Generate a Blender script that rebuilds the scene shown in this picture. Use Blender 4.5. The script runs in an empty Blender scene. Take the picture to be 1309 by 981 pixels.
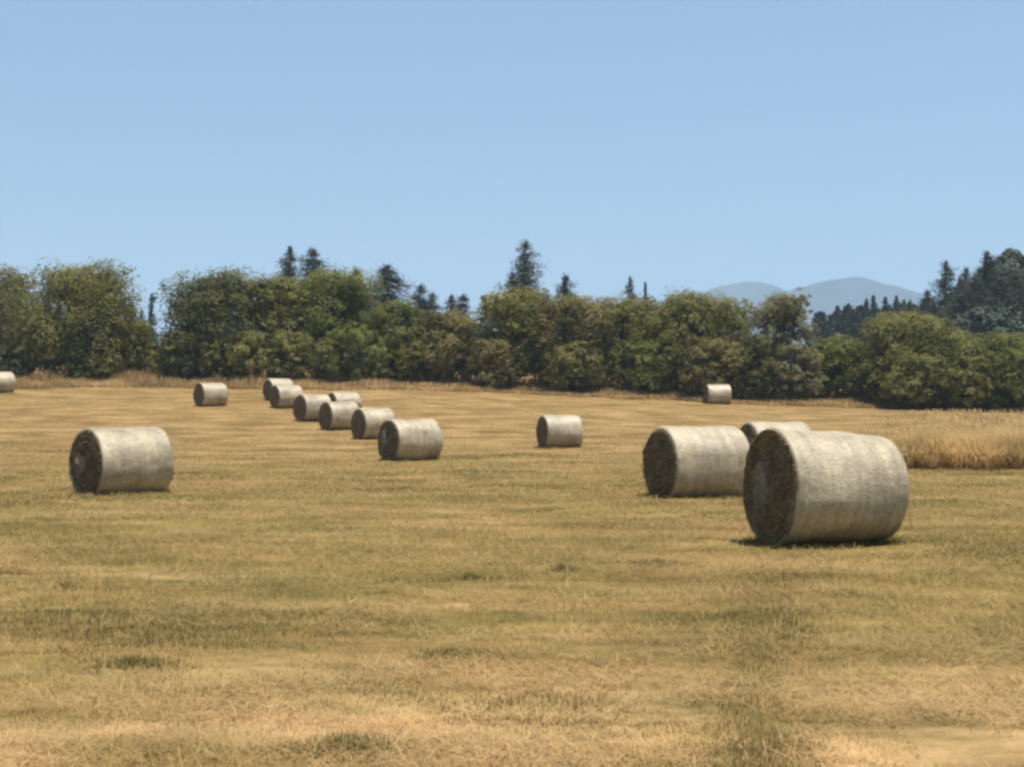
import bpy, math, random
import numpy as np
from mathutils import Vector, Quaternion, noise as mnoise

random.seed(7)
RNG = np.random.default_rng(11)
scene = bpy.context.scene
COL = scene.collection
PI = math.pi
R = math.radians

# ------------------------------------------------------------------ site survey
F = 2000.0            # focal length of the photograph in its own pixels (1309 wide)
EYE = 1.85            # eye height above the near field
HOR = 520.0           # row of eye level in the photograph


# ------------------------------------------------------------------ numpy noise
def _hash(ix, iy, seed):
    n = (ix.astype(np.int64) * 374761393 + iy.astype(np.int64) * 668265263 + seed * 1442695041) & 0x7FFFFFFF
    n = ((n ^ (n >> 13)) * 1274126177) & 0x7FFFFFFF
    n = (n ^ (n >> 16)) & 0xFFFFFF
    return n / float(0xFFFFFF)


def vnoise(x, y, seed=0):
    x = np.asarray(x, float); y = np.asarray(y, float)
    ix = np.floor(x); iy = np.floor(y)
    fx = x - ix; fy = y - iy
    fx = fx * fx * (3 - 2 * fx); fy = fy * fy * (3 - 2 * fy)
    a = _hash(ix, iy, seed); b = _hash(ix + 1, iy, seed)
    c = _hash(ix, iy + 1, seed); d = _hash(ix + 1, iy + 1, seed)
    return (a * (1 - fx) + b * fx) * (1 - fy) + (c * (1 - fx) + d * fx) * fy * 1.0


def fbm(x, y, seed=0, octs=3):
    s = 0; a = 0.5; t = 0
    for o in range(octs):
        s = s + a * (vnoise(x, y, seed + o * 17) - 0.5); t += a
        x = np.asarray(x) * 2.03; y = np.asarray(y) * 2.03; a *= 0.5
    return s / t


# ------------------------------------------------------------------ terrain
_ZU = (np.array([-300, 0, 350, 500, 800, 917, 1000, 1150, 1309, 1600]) - 654.5) / F
_ZV = np.array([3.9, 3.86, 3.65, 3.56, 2.75, 2.43, 2.25, 2.0, 1.8, 1.75])


def ground_base(x, y):
    x = np.asarray(x, float); y = np.asarray(y, float)
    u = x / np.maximum(y, 40.0)
    zb = np.interp(u, _ZU, _ZV)
    p = np.power(np.clip((y - 60) / 62.0, 0, 1), 1.5)
    p = p + 0.25 * np.clip((y - 122) / 60.0, 0, 1)
    return zb * p + 1.6 * np.clip((y - 127) / 25.0, 0, 1)


def ground(x, y):
    x = np.asarray(x, float); y = np.asarray(y, float)
    near = np.clip(1.0 - y / 140.0, 0.0, 1.0)
    z = ground_base(x, y)
    z = z + 0.10 * fbm(x / 7.0, y / 7.0, 3, 2) + near * (0.10 * fbm(x / 1.1, y / 0.9, 5, 3) + 0.05 * fbm(x / 0.3, y / 0.25, 9, 2))
    far = np.clip((y - 200) / 300.0, 0, 1)
    return z + far * 6 * fbm(x / 160.0, y / 160.0, 21, 2)


def gz(x, y):
    return float(ground(np.array([x]), np.array([y]))[0])


def at(px, d):
    """lateral position for a sight line, at a given distance"""
    return (px - 654.5) / F * d


def ztop(py, d):
    return EYE + (HOR - py) / F * d


def site(px, py):
    """where the sight line through a spot on the photographed ground meets the terrain"""
    d = 6.0
    while d < 130:
        if EYE - (py - HOR) / F * d <= float(ground_base(np.array([at(px, d)]), np.array([d]))[0]):
            break
        d += 0.05
    return at(px, d), d


# ------------------------------------------------------------------ object helpers
def empty(name, loc, label=None, cat=None, group=None, kind=None):
    o = bpy.data.objects.new(name, None)
    o.empty_display_size = 0.3
    COL.objects.link(o)
    o.location = loc
    tag(o, label, cat, group, kind)
    return o


def tag(o, label=None, cat=None, group=None, kind=None):
    if label: o['label'] = label
    if cat: o['category'] = cat
    if group: o['group'] = group
    if kind: o['kind'] = kind
    return o


def mesh_np(name, verts, faces, mat, parent=None, attr=None, smooth=False):
    """verts (N,3); faces (M,k) uniform; attr: dict name -> per-face float array"""
    me = bpy.data.meshes.new(name)
    verts = np.asarray(verts, np.float32); faces = np.asarray(faces, np.int32)
    k = faces.shape[1]; m = faces.shape[0]
    me.vertices.add(len(verts)); me.vertices.foreach_set('co', verts.ravel())
    me.loops.add(m * k); me.loops.foreach_set('vertex_index', faces.ravel())
    me.polygons.add(m)
    me.polygons.foreach_set('loop_start', np.arange(0, m * k, k, dtype=np.int32))
    me.polygons.foreach_set('use_smooth', np.full(m, bool(smooth)))
    me.update(calc_edges=True)
    if attr:
        for an, vals in attr.items():
            a = me.attributes.new(an, 'FLOAT', 'FACE')
            a.data.foreach_set('value', np.asarray(vals, np.float32))
    me.materials.append(mat)
    o = bpy.data.objects.new(name, me)
    COL.objects.link(o)
    if parent is not None: o.parent = parent
    return o


def mesh_py(name, verts, faces, mat, parent=None, smooth=True):
    me = bpy.data.meshes.new(name)
    me.from_pydata([tuple(v) for v in verts], [], faces)
    me.polygons.foreach_set('use_smooth', [smooth] * len(me.polygons))
    me.materials.append(mat)
    o = bpy.data.objects.new(name, me)
    COL.objects.link(o)
    if parent is not None: o.parent = parent
    return o


# ------------------------------------------------------------------ materials
def new_mat(name):
    m = bpy.data.materials.new(name); m.use_nodes = True
    nt = m.node_tree; nt.nodes.clear()
    out = nt.nodes.new('ShaderNodeOutputMaterial')
    return m, nt, out


def N(nt, t, **kw):
    n = nt.nodes.new(t)
    for k, v in kw.items():
        if k in n.inputs.keys(): n.inputs[k].default_value = v
        else: setattr(n, k, v)
    return n


def ramp(nt, src, stops):
    r = nt.nodes.new('ShaderNodeValToRGB')
    els = r.color_ramp.elements
    while len(els) < len(stops): els.new(0.5)
    for e, (p, c) in zip(els, stops):
        e.position = p; e.color = (c[0], c[1], c[2], 1) if not isinstance(c, (int, float)) else (c, c, c, 1)
    nt.links.new(src, r.inputs[0])
    return r.outputs[0]


def mixc(nt, fac, a, b, mode='MIX'):
    m = nt.nodes.new('ShaderNodeMix'); m.data_type = 'RGBA'; m.blend_type = mode
    for s, v in ((m.inputs[0], fac), (m.inputs[6], a), (m.inputs[7], b)):
        if hasattr(v, 'is_output'): nt.links.new(v, s)
        elif isinstance(v, (int, float)): s.default_value = v
        else: s.default_value = (v[0], v[1], v[2], 1)
    return m.outputs[2]


def noise_tex(nt, vec, scale, detail=3, rough=0.55, loc=(0, 0, 0), sc=(1, 1, 1), rot=0.0):
    mp = nt.nodes.new('ShaderNodeMapping')
    mp.inputs['Location'].default_value = loc
    mp.inputs['Scale'].default_value = sc
    mp.inputs['Rotation'].default_value = (0, 0, rot)
    nt.links.new(vec, mp.inputs['Vector'])
    n = nt.nodes.new('ShaderNodeTexNoise')
    n.inputs['Scale'].default_value = scale
    n.inputs['Detail'].default_value = detail
    n.inputs['Roughness'].default_value = rough
    nt.links.new(mp.outputs[0], n.inputs['Vector'])
    return n.outputs['Fac']


TAN = (0.280, 0.180, 0.075)
PALE = (0.345, 0.24, 0.11)
BROWN = (0.178, 0.108, 0.040)
GREEN = (0.185, 0.134, 0.044)
DGREEN = (0.098, 0.078, 0.023)


def field_colour_group():
    g = bpy.data.node_groups.new('field_colour', 'ShaderNodeTree')
    g.interface.new_socket('Colour', in_out='OUTPUT', socket_type='NodeSocketColor')
    go = g.nodes.new('NodeGroupOutput')
    geo = g.nodes.new('ShaderNodeNewGeometry')
    pos = geo.outputs['Position']
    sep = g.nodes.new('ShaderNodeSeparateXYZ'); g.links.new(pos, sep.inputs[0])
    # tan stubble, regrowth in green drifts, cut straw in pale bands lying across the slope
    f1 = noise_tex(g, pos, 0.16, 4, 0.6, (3.1, 1.7, 0), (0.7, 0.9, 0.0))
    f2 = noise_tex(g, pos, 0.75, 4, 0.62, (9.2, 4.4, 0), (0.75, 0.9, 0.0))
    f3 = noise_tex(g, pos, 1.1, 3, 0.6, (1.2, 8.0, 0), (0.22, 1.15, 0.0), 0.12)
    f4 = noise_tex(g, pos, 5.0, 3, 0.65, (0, 0, 0), (0.6, 1.0, 0.0))
    f5 = noise_tex(g, pos, 0.42, 3, 0.55, (-7.2, 2.0, 0), (0.6, 0.8, 0.0))
    # how green: strongest 10 - 40 m out, dries away up the far slope
    mr = g.nodes.new('ShaderNodeMapRange'); mr.interpolation_type = 'SMOOTHSTEP'
    mr.inputs['From Min'].default_value = 30; mr.inputs['From Max'].default_value = 75
    mr.inputs['To Min'].default_value = 1.0; mr.inputs['To Max'].default_value = 0.1
    g.links.new(sep.outputs['Y'], mr.inputs['Value'])
    nearr = g.nodes.new('ShaderNodeMapRange'); nearr.interpolation_type = 'SMOOTHSTEP'
    nearr.inputs['From Min'].default_value = 7.5; nearr.inputs['From Max'].default_value = 13
    nearr.inputs['To Min'].default_value = 0.62; nearr.inputs['To Max'].default_value = 1.0
    g.links.new(sep.outputs['Y'], nearr.inputs['Value'])
    mm = g.nodes.new('ShaderNodeMath'); mm.operation = 'MULTIPLY'
    g.links.new(mr.outputs[0], mm.inputs[0]); g.links.new(nearr.outputs[0], mm.inputs[1])
    add = g.nodes.new('ShaderNodeMath'); add.operation = 'MULTIPLY_ADD'
    g.links.new(f1, add.inputs[0]); add.inputs[1].default_value = 0.9
    half = g.nodes.new('ShaderNodeMath'); half.operation = 'MULTIPLY'; half.inputs[1].default_value = 0.55
    g.links.new(f2, half.inputs[0]); g.links.new(half.outputs[0], add.inputs[2])
    gm = ramp(g, add.outputs[0], [(0.55, 0.0), (0.75, 1.0)])
    gmul = g.nodes.new('ShaderNodeMath'); gmul.operation = 'MULTIPLY'
    g.links.new(gm, gmul.inputs[0]); g.links.new(mm.outputs[0], gmul.inputs[1])
    base = mixc(g, ramp(g, f5, [(0.42, 0.0), (0.60, 1.0)]), TAN, BROWN)
    base = mixc(g, gmul.outputs[0], base, GREEN)
    dg = ramp(g, f2, [(0.55, 0.0), (0.72, 1.0)])
    dmul = g.nodes.new('ShaderNodeMath'); dmul.operation = 'MULTIPLY'
    g.links.new(dg, dmul.inputs[0]); g.links.new(mm.outputs[0], dmul.inputs[1])
    dm2 = g.nodes.new('ShaderNodeMath'); dm2.operation = 'MULTIPLY'; dm2.inputs[1].default_value = 0.85
    g.links.new(dmul.outputs[0], dm2.inputs[0])
    base = mixc(g, dm2.outputs[0], base, DGREEN)
    pb = ramp(g, f3, [(0.52, 0.0), (0.68, 0.6)])
    base = mixc(g, pb, base, PALE)
    dryz = g.nodes.new('ShaderNodeMapRange'); dryz.interpolation_type = 'SMOOTHSTEP'
    dryz.inputs['From Min'].default_value = 8.0; dryz.inputs['From Max'].default_value = 12.5
    dryz.inputs['To Min'].default_value = 1.0; dryz.inputs['To Max'].default_value = 0.0
    g.links.new(sep.outputs['Y'], dryz.inputs['Value'])
    f6 = noise_tex(g, pos, 0.8, 4, 0.6, (4.4, -3.1, 0), (0.8, 1.0, 0.0))
    dz = g.nodes.new('ShaderNodeMath'); dz.operation = 'MULTIPLY'
    g.links.new(ramp(g, f6, [(0.42, 0.0), (0.58, 0.85)]), dz.inputs[0]); g.links.new(dryz.outputs[0], dz.inputs[1])
    base = mixc(g, dz.outputs[0], base, (0.42, 0.275, 0.135))
    f7 = noise_tex(g, pos, 0.62, 4, 0.6, (-2.2, 6.6, 0), (0.7, 1.0, 0.0))
    base = mixc(g, 1.0, base, ramp(g, f7, [(0.36, (0.74, 0.76, 0.72)), (0.62, (1.18, 1.15, 1.15))]), 'MULTIPLY')
    br = ramp(g, f4, [(0.3, 0.74), (0.7, 1.22)])
    base = mixc(g, 1.0, base, br, 'MULTIPLY')
    g.links.new(base, go.inputs[0])
    return g


FIELD = field_colour_group()


def principled(nt, out, rough=0.9, spec=0.15):
    b = nt.nodes.new('ShaderNodeBsdfPrincipled')
    b.inputs['Roughness'].default_value = rough
    b.inputs['Specular IOR Level'].default_value = spec
    nt.links.new(b.outputs[0], out.inputs['Surface'])
    return b


def mat_ground():
    m, nt, out = new_mat('mown_field')
    b = principled(nt, out, 0.95, 0.05)
    gr = nt.nodes.new('ShaderNodeGroup'); gr.node_tree = FIELD
    nt.links.new(gr.outputs[0], b.inputs['Base Color'])
    geo = nt.nodes.new('ShaderNodeNewGeometry')
    n1 = noise_tex(nt, geo.outputs['Position'], 9.0, 5, 0.7, (0, 0, 0), (0.6, 1, 1))
    bp = nt.nodes.new('ShaderNodeBump'); bp.inputs['Strength'].default_value = 0.8; bp.inputs['Distance'].default_value = 0.09
    nt.links.new(n1, bp.inputs['Height']); nt.links.new(bp.outputs[0], b.inputs['Normal'])
    return m


def mat_blades():
    """cut grass: takes the field colour of its spot; each blade drier or greener by its own value"""
    m, nt, out = new_mat('cut_grass')
    gr = nt.nodes.new('ShaderNodeGroup'); gr.node_tree = FIELD
    at_ = N(nt, 'ShaderNodeAttribute', attribute_name='tint')
    dry = ramp(nt, at_.outputs['Fac'], [(0.0, (0.18, 0.14, 0.042)), (0.35, (0.28, 0.195, 0.07)), (0.75, (0.38, 0.26, 0.105)), (1.0, (0.66, 0.50, 0.27))])
    c = mixc(nt, 0.38, gr.outputs[0], dry)
    c = mixc(nt, 1.0, c, (1.45, 1.45, 1.45), 'MULTIPLY')
    leaf_shader(nt, out, c, 0.35, 0.7)
    return m


def leaf_shader(nt, out, col, trans=0.3, rough=0.6):
    b = nt.nodes.new('ShaderNodeBsdfPrincipled')
    b.inputs['Roughness'].default_value = rough
    b.inputs['Specular IOR Level'].default_value = 0.2
    t = nt.nodes.new('ShaderNodeBsdfTranslucent')
    mx = nt.nodes.new('ShaderNodeMixShader'); mx.inputs[0].default_value = trans
    nt.links.new(col, b.inputs['Base Color']); nt.links.new(col, t.inputs['Color'])
    nt.links.new(b.outputs[0], mx.inputs[1]); nt.links.new(t.outputs[0], mx.inputs[2])
    nt.links.new(mx.outputs[0], out.inputs['Surface'])


def mat_leaf(name, dark, mid, light, trans=0.5, patch=0.35):
    m, nt, out = new_mat(name)
    a = N(nt, 'ShaderNodeAttribute', attribute_name='tint')
    c = ramp(nt, a.outputs['Fac'], [(0.0, dark), (0.5, mid), (1.0, light)])
    geo = nt.nodes.new('ShaderNodeNewGeometry')
    n = noise_tex(nt, geo.outputs['Position'], patch, 3, 0.6)
    c = mixc(nt, 1.0, c, ramp(nt, n, [(0.3, (1.16, 1.18, 0.88)), (0.7, (1.80, 1.76, 1.22))]), 'MULTIPLY')
    leaf_shader(nt, out, c, trans, 0.65)
    return m


def mat_dry(name, stops):
    m, nt, out = new_mat(name)
    a = N(nt, 'ShaderNodeAttribute', attribute_name='tint')
    c = ramp(nt, a.outputs['Fac'], stops)
    geo = nt.nodes.new('ShaderNodeNewGeometry')
    n = noise_tex(nt, geo.outputs['Position'], 0.6, 4, 0.6, (0, 0, 0), (1, 1, 0.3))
    c = mixc(nt, 1.0, c, ramp(nt, n, [(0.3, 0.7), (0.7, 1.25)]), 'MULTIPLY')
    leaf_shader(nt, out, c, 0.45, 0.8)
    return m


def mat_bark(name, a, b):
    m, nt, out = new_mat(name)
    p = principled(nt, out, 0.95, 0.1)
    tc = nt.nodes.new('ShaderNodeTexCoord')
    n = noise_tex(nt, tc.outputs['Object'], 3.0, 4, 0.6, (0, 0, 0), (2, 2, 0.4))
    nt.links.new(ramp(nt, n, [(0.3, a), (0.7, b)]), p.inputs['Base Color'])
    return m


def mat_wrap():
    m, nt, out = new_mat('net_wrapped_hay')
    p = principled(nt, out, 0.45, 0.75)
    tc = nt.nodes.new('ShaderNodeTexCoord'); oi = nt.nodes.new('ShaderNodeObjectInfo')
    off = nt.nodes.new('ShaderNodeVectorMath'); off.operation = 'ADD'
    sc = nt.nodes.new('ShaderNodeVectorMath'); sc.operation = 'SCALE'
    cmb = nt.nodes.new('ShaderNodeCombineXYZ')
    for i in range(3): nt.links.new(oi.outputs['Random'], cmb.inputs[i])
    nt.links.new(cmb.outputs[0], sc.inputs[0]); sc.inputs['Scale'].default_value = 40
    nt.links.new(tc.outputs['Object'], off.inputs[0]); nt.links.new(sc.outputs[0], off.inputs[1])
    v = off.outputs[0]
    blot = noise_tex(nt, v, 2.0, 5, 0.65, (0, 0, 0), (0.7, 1, 1))
    band = noise_tex(nt, v, 4.0, 3, 0.6, (0, 0, 0), (3.0, 0.25, 0.25))
    fine = noise_tex(nt, v, 26.0, 4, 0.7, (0, 0, 0), (0.7, 1, 1))
    c = ramp(nt, blot, [(0.28, (0.20, 0.148, 0.080)), (0.5, (0.37, 0.292, 0.174)), (0.72, (0.475, 0.385, 0.243))])
    c = mixc(nt, 1.0, c, ramp(nt, band, [(0.3, 0.78), (0.7, 1.15)]), 'MULTIPLY')
    c = mixc(nt, 1.0, c, ramp(nt, fine, [(0.3, 0.68), (0.72, 1.25)]), 'MULTIPLY')
    nt.links.new(c, p.inputs['Base Color'])
    bp = nt.nodes.new('ShaderNodeBump'); bp.inputs['Strength'].default_value = 0.6; bp.inputs['Distance'].default_value = 0.03
    nt.links.new(fine, bp.inputs['Height']); nt.links.new(bp.outputs[0], p.inputs['Normal'])
    return m


def mat_hay_end(name, dark, mid, light):
    m, nt, out = new_mat(name)
    p = principled(nt, out, 0.95, 0.05)
    tc = nt.nodes.new('ShaderNodeTexCoord')
    n1 = noise_tex(nt, tc.outputs['Object'], 3.5, 4, 0.65)
    n2 = noise_tex(nt, tc.outputs['Object'], 22.0, 4, 0.7)
    c = ramp(nt, n1, [(0.3, dark), (0.55, mid), (0.78, light)])
    c = mixc(nt, 1.0, c, ramp(nt, n2, [(0.3, 0.6), (0.7, 1.4)]), 'MULTIPLY')
    nt.links.new(c, p.inputs['Base Color'])
    bp = nt.nodes.new('ShaderNodeBump'); bp.inputs['Strength'].default_value = 0.9; bp.inputs['Distance'].default_value = 0.05
    nt.links.new(n2, bp.inputs['Height']); nt.links.new(bp.outputs[0], p.inputs['Normal'])
    return m


M_GROUND = mat_ground()
M_BLADE = mat_blades()
M_WRAP = mat_wrap()
M_END = mat_hay_end('rolled_hay_end', (0.085, 0.058, 0.030), (0.16, 0.115, 0.062), (0.25, 0.19, 0.11))
M_CORE = mat_hay_end('pale_hay_core', (0.11, 0.088, 0.055), (0.21, 0.17, 0.11), (0.31, 0.26, 0.18))
M_TALL = mat_dry('standing_hay', [(0.0, (0.42, 0.285, 0.12)), (0.5, (0.53, 0.37, 0.165)), (1.0, (0.62, 0.45, 0.21))])
M_VERGE = mat_dry('dry_verge_grass', [(0.0, (0.22, 0.135, 0.065)), (0.45, (0.42, 0.28, 0.125)), (1.0, (0.56, 0.39, 0.18))])
M_CLUMP = mat_dry('regrown_grass', [(0.0, (0.115, 0.10, 0.030)), (0.5, (0.185, 0.152, 0.048)), (1.0, (0.34, 0.245, 0.098))])
M_STRAW = mat_dry('loose_straw', [(0.0, (0.30, 0.22, 0.11)), (1.0, (0.62, 0.5, 0.3))])
M_BARK = mat_bark('grey_brown_bark', (0.07, 0.055, 0.04), (0.16, 0.13, 0.10))
M_PALEBARK = mat_bark('pale_dead_bark', (0.20, 0.18, 0.16), (0.36, 0.33, 0.30))
LEAF = {
    'olive': mat_leaf('olive_foliage', (0.070, 0.066, 0.024), (0.135, 0.126, 0.046), (0.185, 0.170, 0.070)),
    'green': mat_leaf('green_foliage', (0.062, 0.066, 0.022), (0.120, 0.124, 0.042), (0.185, 0.182, 0.070)),
    'dark': mat_leaf('dark_foliage', (0.040, 0.042, 0.019), (0.088, 0.086, 0.037), (0.20, 0.185, 0.09)),
    'brown': mat_leaf('brownish_foliage', (0.070, 0.057, 0.026), (0.138, 0.115, 0.053), (0.21, 0.178, 0.09)),
    'grey': mat_leaf('grey_foliage', (0.085, 0.074, 0.048), (0.155, 0.138, 0.092), (0.24, 0.215, 0.15)),
    'conifer': mat_leaf('conifer_needles', (0.012, 0.018, 0.015), (0.026, 0.036, 0.028), (0.055, 0.066, 0.048), 0.1),
}


# ------------------------------------------------------------------ ground sheet
def axis(fine0, fine1, step, growth, end):
    a = list(np.arange(fine0, fine1 + 1e-6, step))
    s = step
    while a[-1] < end:
        s *= growth; a.append(a[-1] + s)
    return np.array(a)


ys = axis(5.5, 24.0, 0.11, 1.022, 7000)
ys = np.concatenate([np.array([-260, -120, -60, -30, -12, -4, 0, 3, 4.5]), ys])
xr = axis(0.0, 6.5, 0.12, 1.024, 5000)
xs = np.concatenate([-xr[::-1], xr[1:]])
X, Y = np.meshgrid(xs, ys)
Z = ground(X, Y)
nv = len(xs); ny = len(ys)
idx = np.arange(nv * ny).reshape(ny, nv)
fc = np.stack([idx[:-1, :-1], idx[:-1, 1:], idx[1:, 1:], idx[1:, :-1]], -1).reshape(-1, 4)
g = mesh_np('ground', np.stack([X, Y, Z], -1).reshape(-1, 3), fc, M_GROUND, smooth=True)
tag(g, 'mown hay field of tan stubble with green regrowth', None, None, 'structure')


# ------------------------------------------------------------------ blades
def blade_mesh(name, x, y, length, width, tilt, mat, tint, parent=None, z0=None, droop=0.35):
    """bent blades of two segments: a quad then a quad to a narrow tip"""
    n = len(x)
    if z0 is None: z0 = ground(x, y) - 0.005
    yaw = RNG.uniform(0, 2 * PI, n)
    dx, dy = np.cos(yaw), np.sin(yaw)
    wx, wy = -dy * width / 2, dx * width / 2
    c, s = np.cos(tilt), np.sin(tilt)
    t2 = np.clip(tilt + droop, 0, 1.56)
    mx, my, mz = x + dx * s * length * .55, y + dy * s * length * .55, z0 + c * length * .55
    tx, ty, tz = mx + dx * np.sin(t2) * length * .45, my + dy * np.sin(t2) * length * .45, mz + np.cos(t2) * length * .45
    V = np.empty((n, 6, 3))
    V[:, 0] = np.stack([x - wx, y - wy, z0], -1); V[:, 1] = np.stack([x + wx, y + wy, z0], -1)
    V[:, 2] = np.stack([mx + wx * .8, my + wy * .8, mz], -1); V[:, 3] = np.stack([mx - wx * .8, my - wy * .8, mz], -1)
    V[:, 4] = np.stack([tx + wx * .2, ty + wy * .2, tz], -1); V[:, 5] = np.stack([tx - wx * .2, ty - wy * .2, tz], -1)
    b = np.arange(n)[:, None] * 6
    Fq = np.concatenate([b + np.array([0, 1, 2, 3]), b + np.array([3, 2, 4, 5])], 1).reshape(-1, 4)
    return mesh_np(name, V.reshape(-1, 3), Fq, mat, parent, {'tint': np.repeat(tint, 2)})


def scatter_field(n, d0, d1, power):
    """more blades per square metre nearer to the mown edge where one stands"""
    t = RNG.uniform(0, 1, n)
    y = d0 * (d1 / d0) ** t if power == 0 else (d0 ** power + t * (d1 ** power - d0 ** power)) ** (1 / power)
    x = RNG.uniform(-1, 1, n) * (y * 0.36 + 3.0)
    return x, y


# short stubble and lying cut stems
x1, y1 = scatter_field(450000, 6.8, 112, 0)
big = 1 + np.clip((y1 - 12) / 16, 0, 3.5)
keep = (vnoise(x1 / .6, y1 / .5, 31) > 0.22) & (RNG.uniform(0, 1, len(x1)) < np.clip((112 - y1) / 75, 0, 1))
x1, y1, big = x1[keep], y1[keep], big[keep]
n1 = len(x1)
green = np.clip(0.5 + 1.6 * fbm(x1 / 2.3, y1 / 2.0, 44, 3), 0, 1)
L1 = RNG.uniform(0.025, 0.085, n1) * (0.7 + 0.8 * green) * np.minimum(big, 1.3)
st = blade_mesh('stubble_grass', x1, y1, L1, RNG.uniform(0.003, 0.007, n1) * big, RNG.uniform(0.3, 1.35, n1), M_BLADE,
                np.clip(RNG.normal(0.52, 0.2, n1) - 0.25 * green, 0, 1))
tag(st, 'short stubble and regrowth across the mown field', 'grass', None, 'stuff')
x2, y2 = scatter_field(220000, 6.8, 112, 0)
big = 1 + np.clip((y2 - 12) / 14, 0, 4)
keep = (vnoise(x2 / 2.4, y2 / .55, 77) * .7 + vnoise(x2 / .7, y2 / .3, 78) * .3) > 0.46
keep &= RNG.uniform(0, 1, len(x2)) < np.clip((112 - y2) / 75, 0, 1)
x2, y2, big = x2[keep], y2[keep], big[keep]
n2 = len(x2)
cs = blade_mesh('cut_straw', x2, y2, RNG.uniform(0.08, 0.30, n2), RNG.uniform(0.0025, 0.006, n2) * big, RNG.uniform(1.2, 1.54, n2), M_BLADE,
                np.clip(RNG.normal(0.60, 0.16, n2), 0, 1), z0=ground(x2, y2) + RNG.uniform(0.01, 0.05, n2), droop=0.04)
tag(cs, 'pale cut stems lying over the mown field', 'straw', None, 'stuff')

# standing uncut hay on the right, beyond the mown part
def tall_field():
    xs_, ys_, hs_ = [], [], []
    def edge_left(d):      # left border of the uncut strip
        return np.interp(d, [46, 60, 80, 100, 112], [9.9, 12.6, 16.4, 20.5, 23.0])
    n = 70000
    t = RNG.uniform(0, 1, n)
    y = 46 + 66 * t ** 2.6
    e = edge_left(y) + 1.2 * fbm(y / 3.0, y * 0, 5, 2)
    x = e + RNG.uniform(0, 1, n) ** 1.2 * (y * 0.42 + 4 - e)
    y = y + 1.7 * fbm(x / 1.4, y * 0 + 3.3, 8, 4) + 0.35
    h = np.clip((x - e) / np.interp(y, [46, 50, 60, 112], [1.5, 3, 7, 10]), 0.1, 1) ** 0.8 * np.interp(y, [46, 50, 58, 112], [1, .95, .6, .3])
    kp = RNG.uniform(0, 1, n) < np.clip((x - e) / np.interp(y, [46, 50, 60, 112], [0.8, 2.5, 9, 14]), 0.0, 1) * np.interp(y, [46, 60, 112], [1, .9, .5])
    h *= 1.12 + 0.75 * fbm(x / 1.3, y / 1.3, 14, 3) + RNG.normal(0, 0.12, n)
    x, y, h = x[kp], y[kp], h[kp]
    m = 16000
    xk = 10.0 + RNG.uniform(0, 1, m) * 16
    yk = 46.0 + 1.7 * fbm(xk / 1.4, xk * 0 + 3.3, 8, 4) + 0.35 - RNG.uniform(0, 1, m) ** 1.5 * 0.9
    hk = RNG.uniform(0.3, 1.1, m) * np.clip((xk - 10.0) / 1.5, 0.1, 1)
    return np.concatenate([x, xk]), np.concatenate([y, yk]), np.concatenate([h, hk])
xt, yt, ht = tall_field()
nt_ = len(xt)
tall = blade_mesh('tall_grass', xt, yt, ht, RNG.uniform(0.014, 0.034, nt_) * (1 + (yt - 46) / 40), np.where(np.arange(nt_) < nt_ - 16000, np.abs(RNG.normal(0.26, 0.18, nt_)), RNG.uniform(0.2, 0.8, nt_)), M_TALL,
                  np.clip(RNG.normal(0.5, 0.13, nt_) + 0.5 * fbm(xt / .8, yt / .8, 51, 2), 0, 1), droop=0.5)
tag(tall, 'uncut golden hay standing beyond the mown strip', 'tall grass', None, 'stuff')

# dry verge along the foot of the trees
nvg = 42000
xv = RNG.uniform(-46, 46, nvg)
tv = RNG.uniform(0, 1, nvg)
uv_ = xv / 120
edge = 116.0 + 7.0 * fbm(xv / 6.0, xv * 0, 61, 3)
yv = edge + tv ** 1.3 * 9
hv = (0.15 + 0.65 * tv) * (0.7 + 2.2 * (fbm(xv / 2.2, yv / 2.2, 63, 3) + .25)) + 0.1
vg = blade_mesh('verge_grass', xv, yv, hv, RNG.uniform(0.03, 0.07, nvg), np.abs(RNG.normal(0.25, 0.2, nvg)), M_VERGE,
                np.clip(0.62 - 0.35 * tv + RNG.normal(0, 0.16, nvg) + 0.9 * fbm(xv / 3, yv / 3, 66, 2), 0, 1))
tag(vg, 'rank dry grass along the foot of the trees', 'dry grass', None, 'stuff')


def grass_clump(px, py, w, h, label, n=420):
    x, y = site(px, py)
    root = empty('grass_clump', (x, y, gz(x, y) - 0.01), label, 'grass clump', 'tufts of regrowth on the mown field')
    a = RNG.uniform(0, 2 * PI, n); r = np.abs(RNG.normal(0, 0.5, n)).clip(0, 1.5)
    bx, by = np.cos(a) * r * w / 2, np.sin(a) * r * w * 0.36
    bz = ground(bx + x, by + y) - root.location.z
    o = blade_mesh('blades', bx, by, 0.8 * h * np.clip(1.05 - 0.6 * r, 0.2, 1) * RNG.uniform(0.6, 1.15, n), RNG.uniform(0.006, 0.013, n) * max(1, y / 11), RNG.uniform(0.1, 0.75, n),
                   M_CLUMP, np.clip(RNG.normal(0.58, 0.22, n), 0, 1), root, z0=bz - 0.01)
    o['kind'] = 'stuff'
    return root


grass_clump(440, 973, 0.85, 0.15, 'wide ragged green tuft at the very bottom of the field', 700)
grass_clump(720, 728, 0.42, 0.17, 'small round dark tuft standing alone in mid field', 300)
grass_clump(838, 719, 0.95, 0.13, 'long low dark tuft in front of the nearest bale', 420)
grass_clump(600, 738, 0.85, 0.14, 'broad brown tuft left of the small round tuft', 400)
grass_clump(86, 752, 0.5, 0.15, 'dark tuft near the left border of the field', 300)
grass_clump(170, 850, 1.0, 0.12, 'widest flat green tuft in the lower left of the field', 700)
grass_clump(575, 838, 0.9, 0.10, 'flat green tuft in the lower middle of the field', 600)


# ------------------------------------------------------------------ hay bales
FOOT = []


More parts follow.
